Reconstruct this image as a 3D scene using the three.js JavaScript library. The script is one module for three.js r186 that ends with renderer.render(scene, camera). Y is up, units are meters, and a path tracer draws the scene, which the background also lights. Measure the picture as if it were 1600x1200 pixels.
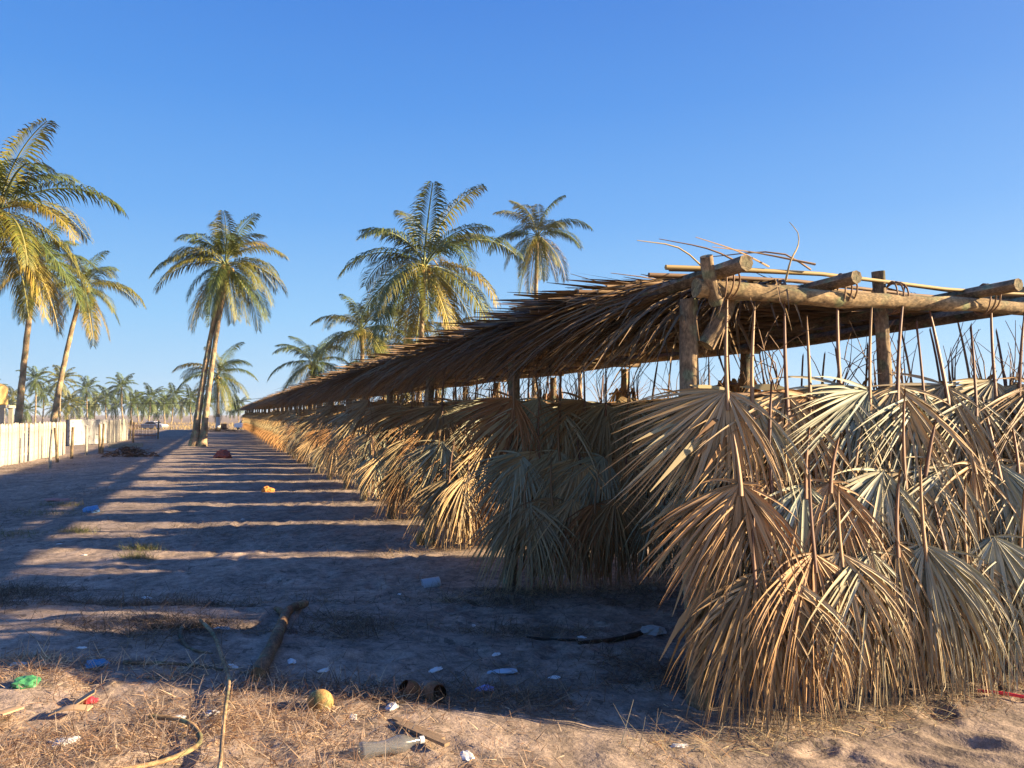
import * as THREE from 'three';
import { mergeGeometries } from 'three/addons/utils/BufferGeometryUtils.js';

// ---------- camera, sky, sun, exposure ----------
const scene = new THREE.Scene();
const camera = new THREE.PerspectiveCamera(53.0, 4 / 3, 0.1, 6000);
camera.position.set(0, 1.6, 0);
camera.rotation.set(THREE.MathUtils.degToRad(2.28), 0, 0);
const renderer = new THREE.WebGLRenderer({ antialias: true });
renderer.setSize(1024, 768);
renderer.toneMapping = THREE.LinearToneMapping;
renderer.toneMappingExposure = 4.0;
renderer.shadowMap.enabled = true;
const EXPO = 4.0;
const sunEl = THREE.MathUtils.degToRad(16.5), sunAz = -0.01;     // low evening sun to the right, slightly ahead
const sunDir = new THREE.Vector3(Math.cos(sunEl) * Math.cos(sunAz), Math.sin(sunEl), -Math.cos(sunEl) * Math.sin(sunAz));
const sun = new THREE.DirectionalLight(new THREE.Color().setRGB(1.0, 0.76, 0.47), 4.6);
sun.position.copy(sunDir).multiplyScalar(80); sun.target.position.set(-8, 0, -20);
sun.position.add(sun.target.position);
sun.castShadow = true; sun.shadow.mapSize.set(4096, 4096); sun.shadow.radius = 1;
Object.assign(sun.shadow.camera, { left: -60, right: 60, top: 60, bottom: -60, near: 1, far: 260 });
scene.add(sun, sun.target);
{
  const W = 1024, H = 512, data = new Float32Array(W * H * 4);
  const stops = [[-90, .30, .27, .24], [-2, .42, .50, .58], [0, .53, .69, .86], [3, .42, .67, .92], [7, .30, .60, .95], [14, .17, .44, .91], [22, .10, .325, .83], [30, .068, .245, .74], [50, .04, .155, .56], [90, .03, .11, .44]];
  const d = new THREE.Vector3();
  for (let j = 0; j < H; j++) for (let i = 0; i < W; i++) {
    const el = ((j + .5) / H - .5) * 180, ph = ((i + .5) / W - .5) * 2 * Math.PI;
    d.set(Math.cos(el * Math.PI / 180) * Math.cos(ph), Math.sin(el * Math.PI / 180), Math.cos(el * Math.PI / 180) * Math.sin(ph));
    let k = 0; while (k < stops.length - 2 && el > stops[k + 1][0]) k++;
    const t = THREE.MathUtils.clamp((el - stops[k][0]) / (stops[k + 1][0] - stops[k][0]), 0, 1);
    const a = Math.acos(THREE.MathUtils.clamp(d.dot(sunDir), -1, 1)) * 180 / Math.PI;
    const glow = Math.exp(-a / 18) * .9, low = Math.exp(-Math.max(el, 0) / 9) * Math.exp(-a / 55) * .55;
    const o = (j * W + i) * 4, c = [1, .88, .70], lo = [1, .96, .90];
    for (let q = 0; q < 3; q++) data[o + q] = (stops[k][q + 1] * (1 - t) + stops[k + 1][q + 1] * t + glow * c[q] + low * lo[q]) / EXPO;
    data[o + 3] = 1;
  }
  const tx = new THREE.DataTexture(data, W, H, THREE.RGBAFormat, THREE.FloatType);
  tx.mapping = THREE.EquirectangularReflectionMapping; tx.magFilter = THREE.LinearFilter; tx.minFilter = THREE.LinearFilter; tx.needsUpdate = true;
  scene.background = tx; scene.environment = tx;
}

scene.fog = new THREE.FogExp2(new THREE.Color().setRGB(.62, .74, .88), 0.00018);
// ---------- helpers ----------
function rng(seed) { let s = seed >>> 0; return () => { s = (s + 0x6D2B79F5) | 0; let t = Math.imul(s ^ (s >>> 15), 1 | s); t = (t + Math.imul(t ^ (t >>> 7), 61 | t)) ^ t; return ((t ^ (t >>> 14)) >>> 0) / 4294967296; }; }
const R0 = rng(11);
const rr = (r, a, b) => a + (b - a) * r();
const V = (x, y, z) => new THREE.Vector3(x, y, z);
const lin = (r, g, b) => new THREE.Color().setRGB(r, g, b);
const clamp = THREE.MathUtils.clamp, sstep = THREE.MathUtils.smoothstep;
function h2(x, y) { let n = Math.imul(x | 0, 374761393) + Math.imul(y | 0, 668265263); n = Math.imul(n ^ (n >>> 13), 1274126177); return ((n ^ (n >>> 16)) >>> 0) / 4294967296; }
function vn(x, y) { const xi = Math.floor(x), yi = Math.floor(y), fx = x - xi, fy = y - yi, u = fx * fx * (3 - 2 * fx), v = fy * fy * (3 - 2 * fy); return (h2(xi, yi) * (1 - u) + h2(xi + 1, yi) * u) * (1 - v) + (h2(xi, yi + 1) * (1 - u) + h2(xi + 1, yi + 1) * u) * v; }
const fbm = (x, y) => (vn(x, y) + vn(x * 2.1 + 7, y * 2.1 + 3) * .5 + vn(x * 4.3 + 1, y * 4.3 + 9) * .25) / 1.75 - .5;
const used = {};
function numbered(n) { used[n] = (used[n] || 0) + 1; return used[n] === 1 ? n : n + '_' + String(used[n] - 1).padStart(3, '0'); }
function mesh(name, geo, mat, parent) { const m = new THREE.Mesh(geo, mat); m.name = parent ? name : numbered(name); m.castShadow = m.receiveShadow = true; (parent || scene).add(m); return m; }
function tag(o, label, category, group, kind) { o.userData.label = label; o.userData.category = category; if (group) o.userData.group = group; if (kind) o.userData.kind = kind; return o; }
function thing(name, label, category, pos, turn = 0, group) { const o = new THREE.Group(); o.name = numbered(name); o.position.set(...pos); o.rotation.y = turn; tag(o, label, category, group); scene.add(o); return o; }
const stuff = (m) => { m.userData.kind = 'stuff'; return m; };
class Geo {                                       // triangle collector with vertex colours
  constructor() { this.p = []; this.c = []; this.i = []; }
  v(x, y, z, c) { this.p.push(x, y, z); this.c.push(c[0], c[1], c[2]); return this.p.length / 3 - 1; }
  quad(a, b, c, d) { this.i.push(a, b, c, a, c, d); }
  tri(a, b, c) { this.i.push(a, b, c); }
  build() { const g = new THREE.BufferGeometry(); g.setAttribute('position', new THREE.Float32BufferAttribute(this.p, 3)); g.setAttribute('color', new THREE.Float32BufferAttribute(this.c, 3)); g.setIndex(this.i); g.computeVertexNormals(); return g; }
}
// a bent, tapered log or stick along points, with knobbly radius
function logGeo(pts, r0, r1, { sides = 9, steps = 14, bump = .08, seed = 1, cap = true } = {}) {
  const r = rng(seed), curve = new THREE.CatmullRomCurve3(pts), fr = curve.computeFrenetFrames(steps), g = new THREE.BufferGeometry(), P = [], I = [], UV = [], L = curve.getLength();
  for (let k = 0; k <= steps; k++) {
    const t = k / steps, c = curve.getPointAt(t), rad = (r0 + (r1 - r0) * t) * (1 + (r() - .5) * bump);
    for (let s = 0; s <= sides; s++) { const a = s / sides * 2 * Math.PI, q = rad * (1 + bump * .5 * Math.sin(a * 3 + k)); const n = fr.normals[k], b = fr.binormals[k];
      P.push(c.x + (n.x * Math.cos(a) + b.x * Math.sin(a)) * q, c.y + (n.y * Math.cos(a) + b.y * Math.sin(a)) * q, c.z + (n.z * Math.cos(a) + b.z * Math.sin(a)) * q); UV.push(s / sides * 2 * Math.PI * r0, t * L); }
  }
  const w = sides + 1;
  for (let k = 0; k < steps; k++) for (let s = 0; s < sides; s++) I.push(k * w + s, k * w + s + 1, (k + 1) * w + s + 1, k * w + s, (k + 1) * w + s + 1, (k + 1) * w + s);
  if (cap) for (const k of [0, steps]) { const c = curve.getPointAt(k / steps), b = P.length / 3; P.push(c.x, c.y, c.z); UV.push(0, 0);
    for (let s = 0; s <= sides; s++) { const o = (k * w + s) * 3; P.push(P[o], P[o + 1], P[o + 2]); UV.push(.02 * Math.cos(s), .02 * Math.sin(s)); }
    for (let s = 0; s < sides; s++) k ? I.push(b, b + 1 + s, b + 2 + s) : I.push(b, b + 2 + s, b + 1 + s); }
  g.setAttribute('position', new THREE.Float32BufferAttribute(P, 3)); g.setAttribute('uv', new THREE.Float32BufferAttribute(UV, 2)); g.setIndex(I); g.computeVertexNormals(); return g;
}
function noiseTex(size, fn, srgb) {
  const d = new Uint8Array(size * size * 4);
  for (let y = 0; y < size; y++) for (let x = 0; x < size; x++) { const c = fn(x / size, y / size, x, y), o = (y * size + x) * 4; d[o] = c[0]; d[o + 1] = c[1]; d[o + 2] = c[2]; d[o + 3] = 255; }
  const t = new THREE.DataTexture(d, size, size); t.wrapS = t.wrapT = THREE.RepeatWrapping; t.magFilter = THREE.LinearFilter; t.minFilter = THREE.LinearMipmapLinearFilter; t.generateMipmaps = true; if (srgb) t.colorSpace = THREE.SRGBColorSpace; t.needsUpdate = true; return t;
}
// tileable value noise
function tn(x, y, n) { const xi = Math.floor(x * n), yi = Math.floor(y * n), fx = x * n - xi, fy = y * n - yi, u = fx * fx * (3 - 2 * fx), v = fy * fy * (3 - 2 * fy), m = (a) => ((a % n) + n) % n; const A = h2(m(xi) + n * 7, m(yi)), B = h2(m(xi + 1) + n * 7, m(yi)), C = h2(m(xi) + n * 7, m(yi + 1)), D = h2(m(xi + 1) + n * 7, m(yi + 1)); return (A * (1 - u) + B * u) * (1 - v) + (C * (1 - u) + D * u) * v; }

const sandMap = noiseTex(1024, (u, v, x, y) => { const k = .80 + .22 * (tn(u, v, 9) - .5) + .26 * (tn(u, v, 37) - .5) + .20 * (tn(u, v, 150) - .5) + .34 * (h2(x, y) - .5); const dk = tn(u, v, 60) * tn(u + .3, v, 23) > .62 ? .72 : 1; const q = clamp(k * dk, .2, 1.1) * 225; return [q, q * .985, q * .97]; }, true);
const sandBump = noiseTex(1024, (u, v, x, y) => { const q = 255 * clamp(.32 * tn(u, v, 40) + .30 * tn(u, v, 96) + .2 * tn(u, v, 220) + .18 * h2(x, y), 0, 1); return [q, q, q]; });
const barkMap = noiseTex(512, (u, v, x, y) => { const m = tn(u, v, 11) + .5 * tn(u, v, 27), q = 150 + 80 * (tn(u, v, 5) - .5) + 90 * (tn(u, v, 64) * .6 + tn(u, v, 24) * .4 - .5) + 60 * (h2(x, y >> 3) - .5) + 40 * (h2(x, y) - .5), l = clamp((m - .85) * 4, 0, 1); return [clamp(q * (1 - .1 * l), 20, 255), clamp(q * (.93 + .08 * l), 20, 255), clamp(q * (.82 + .06 * l), 20, 255)]; }, true);
const barkBump = noiseTex(512, (u, v, x, y) => { const q = 255 * clamp(.6 * tn(u, v * .3, 50) + .4 * tn(u, v, 24), 0, 1); return [q, q, q]; });
const plankMap = noiseTex(512, (u, v, x, y) => { const st = tn(u, v * .06, 120), q = 205 + 40 * (st - .5) + 26 * (tn(u, v, 8) - .5) - (tn(u, v, 30) > .80 ? 60 : 0); return [q, q * .985, q * .95].map(a => clamp(a, 0, 255)); }, true);

const std = (c, o = {}) => new THREE.MeshStandardMaterial({ color: c, roughness: .9, side: THREE.DoubleSide, ...o });
const leafMats = [[1.0, .93, .80], [.86, .78, .66], [.80, .84, .80], [.80, .62, .46], [.95, .88, .74], [.66, .70, .66]].map(c => std(lin(...c), { vertexColors: true, roughness: .62 }));
const fillMat = std(lin(.80, .70, .52), { vertexColors: true, roughness: .75 });
const roofMats = [[.60, .52, .42], [.74, .66, .52], [.46, .38, .30]].map(c => std(lin(...c), { vertexColors: true, roughness: .7 }));
const petMat = [std(lin(.20, .105, .06), { roughness: .6 }), std(lin(.27, .165, .085), { roughness: .6 }), std(lin(.14, .075, .05), { roughness: .6 })];
const ribMats = [std(lin(.30, .19, .09), { roughness: .7 }), std(lin(.20, .12, .065), { roughness: .7 }), std(lin(.40, .29, .12), { roughness: .7 })];
const logMat = std(lin(.64, .53, .40), { map: barkMap, bumpMap: barkBump, bumpScale: .006 });
const cutMat = std(lin(.52, .36, .20));

// ---------- ground ----------
function smooth(X, Z) { const t = clamp((1.1 - X) / 3.9, 0, 1); return .28 * Math.pow(t, .8) * (1 - sstep(Z, 4.6, 7.5)) - 1.1 * sstep(Z, 70, 150); }
function dents(x, z) {
  let s = 0; const cs = .42, cx = Math.floor(x / cs), cz = Math.floor(z / cs);
  for (let i = -1; i <= 1; i++) for (let j = -1; j <= 1; j++) {
    const a = cx + i, b = cz + j, q = h2(a * 3 + 5, b * 5 + 1); if (q < .28) continue;
    const ox = (a + h2(a, b + 91)) * cs, oz = (b + h2(a + 57, b)) * cs, an = h2(a + 13, b + 17) * 6.28, dx = x - ox, dz = z - oz;
    const u = (dx * Math.cos(an) + dz * Math.sin(an)) / (.10 + .08 * q), v = (-dx * Math.sin(an) + dz * Math.cos(an)) / (.05 + .035 * q), d = u * u + v * v;
    if (d < 5) s += -(.012 + .017 * q) * Math.exp(-d * 1.1) + .010 * Math.exp(-(d - 2) * (d - 2) * .9);
  }
  return s;
}
function ground(X, Z, fine = true) {
  let y = smooth(X, Z); const far = 1 - sstep(Math.hypot(X, Z), 30, 90);
  y += .085 * fbm(X * .55 + 3, Z * .55) * (.3 + .7 * far) + .045 * fbm(X * 2.1, Z * 2.1 + 5) * far;
  if (fine && far > 0) y += (.020 * fbm(X * 7, Z * 7) + dents(X, Z)) * (1 - sstep(Math.hypot(X, Z), 14, 34));
  return y;
}
{
  const axis = (lo, hi, step, growth, min, max) => { const a = []; for (let v = lo; v <= hi; v += step) a.push(v); let s = step, v = a[a.length - 1]; while (v < max) { s *= growth; v += s; a.push(v); } s = step; v = lo; const b = []; while (v > min) { s *= growth; v -= s; b.push(v); } return b.reverse().concat(a); };
  const xs = axis(-4.2, 4.2, .028, 1.05, -2600, 2600), zs = axis(2.6, 6.2, .024, 1.022, -300, 4200);
  const nx = xs.length, nz = zs.length, P = new Float32Array(nx * nz * 3), UV = new Float32Array(nx * nz * 2), C = new Float32Array(nx * nz * 3), I = [];
  for (let j = 0; j < nz; j++) for (let i = 0; i < nx; i++) {
    const X = xs[i], Z = zs[j], k = j * nx + i; P[k * 3] = X; P[k * 3 + 1] = ground(X, Z); P[k * 3 + 2] = -Z; UV[k * 2] = X / 1.9; UV[k * 2 + 1] = Z / 1.9;
    // patches of darker, litter-stained soil among paler sand
    const soil = clamp(.5 + 1.7 * fbm(X * .33 + 20, Z * .5) + .9 * fbm(X * 2.7, Z * 3.9 + 40), 0, 1), m = .80 + .32 * soil;
    C[k * 3] = m; C[k * 3 + 1] = m * .985; C[k * 3 + 2] = m * .96;
  }
  for (let j = 0; j < nz - 1; j++) for (let i = 0; i < nx - 1; i++) { const a = j * nx + i; I.push(a, a + 1, a + nx + 1, a, a + nx + 1, a + nx); }
  const g = new THREE.BufferGeometry(); g.setAttribute('position', new THREE.BufferAttribute(P, 3)); g.setAttribute('uv', new THREE.BufferAttribute(UV, 2)); g.setAttribute('color', new THREE.BufferAttribute(C, 3)); g.setIndex(I); g.computeVertexNormals();
  const m = mesh('ground', g, std(lin(.56, .45, .37), { map: sandMap, bumpMap: sandBump, bumpScale: .007, vertexColors: true, roughness: 1 }));
  tag(m, 'trampled sandy ground with footprints and scattered litter', 'ground', null, 'structure');
  console.log('ground', nx, nz);
}
const gy = (X, Z) => ground(X, Z, false);

// ---------- fan palm leaf ----------
// hub at the origin, petiole up +y, blade fan down -y, face +z
function fanLeaf(seed, { R = .88, n = 44, spread = 2.1, steps = 5, g = [0, -1, 0], bend = 1, fold = true, hub = 9, w0 = .030, stray = .2, zr = [-.05, .16], base = [.46, .34, .17], tipc = [.40, .25, .11] } = {}) {
  const r = rng(seed), G = new Geo(), gv = V(...g).normalize(), dir = V(0, 0, 0), pos = V(0, 0, 0), side = V(0, 0, 0), nor = V(0, 0, 0);
  for (let i = 0; i < n; i++) {
    const pu = 2 * (i + r() * .9) / n - 1, ph = spread * Math.sign(pu) * Math.pow(Math.abs(pu), 1.15) * (r() < .10 ? rr(r, 1.3, 2.1) : 1), a = Math.abs(ph) / spread;
    const len = R * (1 - .34 * a * a) * rr(r, .80, 1.06) * (r() < .06 ? .55 : 1), st = len / steps, wid = w0 * rr(r, .7, 1.15);
    dir.set(Math.sin(ph), -Math.cos(ph), rr(r, ...zr)).normalize(); pos.set(0, 0, rr(r, -.012, .02));
    const tw = rr(r, -.7, .7), k0 = bend * rr(r, .6, 1.4), sw = (r() - .5) * stray, kx = r() < .10 ? rr(r, .45, .7) : rr(r, .78, 1.16), dry = r(), gr = r();
    const bc = [base[0] * kx * (1 - .12 * gr), base[1] * kx, base[2] * kx * (1 + .25 * gr)];
    let prev = null;
    for (let k = 0; k <= steps; k++) {
      const t = k / steps, w = wid * (k === 0 ? .30 : t < .4 ? .75 + .6 * t : 1.02 * Math.pow(1 - t, .75) + .06) * .5;
      side.set(-dir.y, dir.x, 0); if (side.lengthSq() < 1e-4) side.set(1, 0, 0); side.normalize(); nor.crossVectors(side, dir).normalize();
      if (nor.z < 0) nor.negate();
      side.applyAxisAngle(dir, tw * (.3 + t)); nor.applyAxisAngle(dir, tw * (.3 + t));
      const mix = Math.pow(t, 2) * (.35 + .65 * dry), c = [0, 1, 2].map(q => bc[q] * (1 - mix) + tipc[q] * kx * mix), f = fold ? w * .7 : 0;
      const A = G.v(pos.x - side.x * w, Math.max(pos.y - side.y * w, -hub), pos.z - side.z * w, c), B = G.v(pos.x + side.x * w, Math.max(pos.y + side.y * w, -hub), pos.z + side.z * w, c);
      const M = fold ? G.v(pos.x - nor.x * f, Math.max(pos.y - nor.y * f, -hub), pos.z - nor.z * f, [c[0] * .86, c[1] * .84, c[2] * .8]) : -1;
      if (prev) { if (fold) { G.quad(prev[0], prev[2], M, A); G.quad(prev[2], prev[1], B, M); } else G.quad(prev[0], prev[1], B, A); }
      prev = [A, B, M];
      pos.addScaledVector(dir, st); if (pos.y < -hub + .015) { pos.y = -hub + .015 + r() * .02; dir.y = Math.max(dir.y, -.02); dir.z += .25; dir.x += sw * 2; }
      dir.addScaledVector(gv, k0 * (.10 + .34 * t) * 5 / steps); dir.x += sw * .35; dir.z += (r() - .5) * .06; dir.normalize();
    }
  }
  return G.build();
}
// flattened tapering leaf stalk, from the hub up +y
function stalkGeo(seed, len, w = .032, lean = 0) {
  const r = rng(seed), G = new Geo(), N = 6, c = [1, 1, 1]; let prev = null; const bx = rr(r, -.06, .06) + lean, bz = rr(r, -.05, .02);
  for (let k = 0; k <= N; k++) { const t = k / N, y = -.12 + (len + .12) * t, x = bx * t * t * len * 2, z = .012 + bz * t, hw = w * .5 * (1 - .55 * t * t) * (k === N ? .35 : 1), d = .009;
    const q = [G.v(x - hw, y, z, c), G.v(x - hw * .3, y, z + d, c), G.v(x + hw, y + (k === N ? .03 : 0), z + d * .4, c), G.v(x + hw * .4, y, z - d, c)];
    if (prev) for (let s = 0; s < 4; s++) G.quad(prev[s], prev[(s + 1) % 4], q[(s + 1) % 4], q[s]); prev = q; }
  G.quad(prev[0], prev[1], prev[2], prev[3]); return G.build();
}
const GOLD = { base: [.62, .47, .27], tipc: [.54, .36, .17] }, GREY = { base: [.47, .46, .33], tipc: [.58, .46, .27] }, RUST = { base: [.50, .29, .125], tipc: [.30, .15, .06] };
const tones = [GOLD, GREY, RUST, RUST, GREY, GOLD];
const rowSpec = [{ y: 1.74, R: 1.0, g: [-.42, -1, .02], bend: .55 }, { y: 1.25, R: .80, g: [-.30, -1, .04], bend: .6 }, { y: .86, R: .98, g: [-.10, -1, .06], bend: 1.05 }];
const hi = rowSpec.map((s, q) => tones.map((t, i) => fanLeaf(100 + q * 20 + i, { ...t, R: s.R, g: s.g, bend: s.bend, n: 84, spread: 1.15, steps: 6, w0: .0215, stray: .18, hub: s.y - .015 })));
const mid = rowSpec.map((s, q) => tones.map((t, i) => fanLeaf(300 + q * 20 + i, { ...t, R: s.R, g: s.g, bend: s.bend, n: 46, spread: 1.1, steps: 4, fold: false, w0: .029, stray: .16, hub: s.y - .015 })));
const low = rowSpec.map((s, q) => tones.map((t, i) => fanLeaf(500 + q * 20 + i, { ...t, R: s.R, g: s.g, bend: s.bend, n: 22, spread: 1.2, steps: 3, fold: false, w0: .06, hub: s.y - .015 })));
const stalks = [0, 1, 2, 3].map(i => stalkGeo(70 + i, [.54, .44, .58, .48][i], .025, [.03, -.05, .08, 0][i]));
const TH = 0.3587, ORG = [1.08, 0, -4.09];            // the row's corner and turn: local x along a wall, local -z along the row
const rowPoint = (x, z) => [ORG[0] + x * Math.cos(TH) + z * Math.sin(TH), ORG[2] - x * Math.sin(TH) + z * Math.cos(TH)];
function placed(geo, x, y, z, rx, ry, rz, s = 1) { const g = geo.clone(); g.applyMatrix4(new THREE.Matrix4().compose(V(x, y, z), new THREE.Quaternion().setFromEuler(new THREE.Euler(rx, ry, rz)), V(s, s, s))); return g; }
// the hidden back layer and far end of a wall: coarse leaves joined in one part
function fillGeo(x0, x1, step, seed) { const r = rng(seed), a = []; for (let q = 0; q < 3; q++) for (let x = x0; x < x1; x += step) a.push(placed(low[q][Math.floor(r() * 6)], x + rr(r, -.08, .08), rowSpec[q].y + rr(r, -.05, .03), -.10 + q * .03, 0, rr(r, -.2, .2), rr(r, -.2, .12))); return mergeGeometries(a); }
const fillNear = fillGeo(.18, 4.2, .19, 5), fillStd = fillGeo(.18, 2.8, .2, 6), fillFar = fillGeo(.05, 2.8, .17, 7);
function leafWall(k, z) {
  const p = rowPoint(0, z), label = k === 0 ? 'sunlit front wall of hanging fan palm leaves in three tiers' : k === 1 ? 'shaded palm leaf wall just behind the sunlit front wall' : 'golden palm leaf partition in the long receding row of walls';
  const w = thing('palm_leaf_wall', label, 'leaf wall', [p[0], gy(p[0], -p[1]) - .01, p[1]], TH, k > 1 ? 'palm leaf partitions receding along the row' : undefined);
  const r = rng(900 + k * 7), near = k < 12; if (k > 1) w.scale.y = rr(r, .93, 1.05);
  if (near) {
    const set = k < 4 ? hi : mid, x1 = k === 0 ? 3.7 : k < 4 ? 2.3 : 1.7, step = k === 0 ? .185 : .23;
    for (let q = 0; q < 3; q++) for (let x = .10 - (q === 2 ? 0 : .04); x < x1; x += step * rr(r, .8, 1.2)) {
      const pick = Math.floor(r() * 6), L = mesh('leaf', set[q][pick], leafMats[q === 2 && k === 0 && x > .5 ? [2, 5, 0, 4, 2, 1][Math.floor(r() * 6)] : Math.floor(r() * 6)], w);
      L.position.set(x, rowSpec[q].y + rr(r, -.07, .05) + (k === 0 && q < 2 ? .05 * Math.min(1, x / 2) : 0), q * .085 + rr(r, -.015, .03));
      L.rotation.set(rr(r, -.05, .02), rr(r, -.30, .18) - (x < .25 ? .2 : 0), (q === 2 ? rr(r, -.26, .10) : rr(r, -.50, .0)));
      L.scale.setScalar(rr(r, .88, 1.06)); if (q === 2) L.scale.y = Math.min(L.scale.y, L.position.y / rowSpec[q].y);
      if (q === 0 || r() < .75) { const s = mesh('stalk', stalks[Math.floor(r() * 4)], petMat[Math.floor(r() * 3)], L); s.rotation.z = -L.rotation.z + rr(r, -.12, .12); s.position.z = .012; if (q) s.scale.y = rr(r, .5, .95); }
    }
  }
  stuff(mesh('leaf_backing', k === 0 ? fillNear : near ? fillStd : fillFar, fillMat, w));
  for (const q of [0, 1, 2]) mesh('rail', logGeo([V(-.05, rowSpec[q].y - .03, -.04), V(1.5, rowSpec[q].y - .01, -.05), V(k ? 2.8 : 4.2, rowSpec[q].y - .03, -.04)], .018, .015, { sides: 5, steps: 8, seed: k * 3 + q }), ribMats[1], w);
  return w;
}
const slim = [0, 1, 2, 3].map(i => fanLeaf(560 + i, { ...tones[i], R: 1.0, n: 34, spread: .5, steps: 3, fold: false, w0: .034, bend: .5, stray: .12 }));
// leaf screens closing part of the far side of every bay
function leafScreen(k, z, len, H) {
  const p = rowPoint(2.78, z - .1), w = thing('palm_leaf_screen', k ? 'palm leaf screen closing half the far side of a bay' : 'long palm leaf screen behind the sunlit front wall', 'leaf screen', [p[0], gy(p[0], -p[1]) - .01, p[1]], TH + Math.PI / 2, k ? 'leaf screens on the far side of the bays' : undefined), r = rng(4000 + k), a = [];
  for (const hy of [H, H - .35, H - .75, H - 1.1]) for (let x = .05; x < len - .05; x += .12) a.push(placed(slim[Math.floor(r() * 4)], x + rr(r, -.04, .04), hy + rr(r, -.05, .05), rr(r, -.04, .04), 0, rr(r, -.2, .2), rr(r, -.06, .06)));
  stuff(mesh('leaves', mergeGeometries(a), fillMat, w));
  for (let x = .1; x < len; x += .26) { const s = mesh('stalk', stalks[Math.floor(r() * 4)], petMat[Math.floor(r() * 3)], w); s.position.set(x, H - .1, 0); s.rotation.z = rr(r, -.2, .2); }
  mesh('rail', logGeo([V(0, H - .1, -.03), V(len / 2, H - .08, -.03), V(len, H - .1, -.03)], .018, .015, { sides: 5, steps: 4, seed: k }), ribMats[1], w);
}
const WALLS = 38, wallZ = (k) => k === 0 ? 0 : -(3.2 + 2.5 * (k - 1));
for (let k = 0; k < WALLS; k++) { leafWall(k, wallZ(k)); leafScreen(k, wallZ(k), k ? .62 : 3.1, k ? 2.02 : 1.83); }
console.log('walls');

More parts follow.
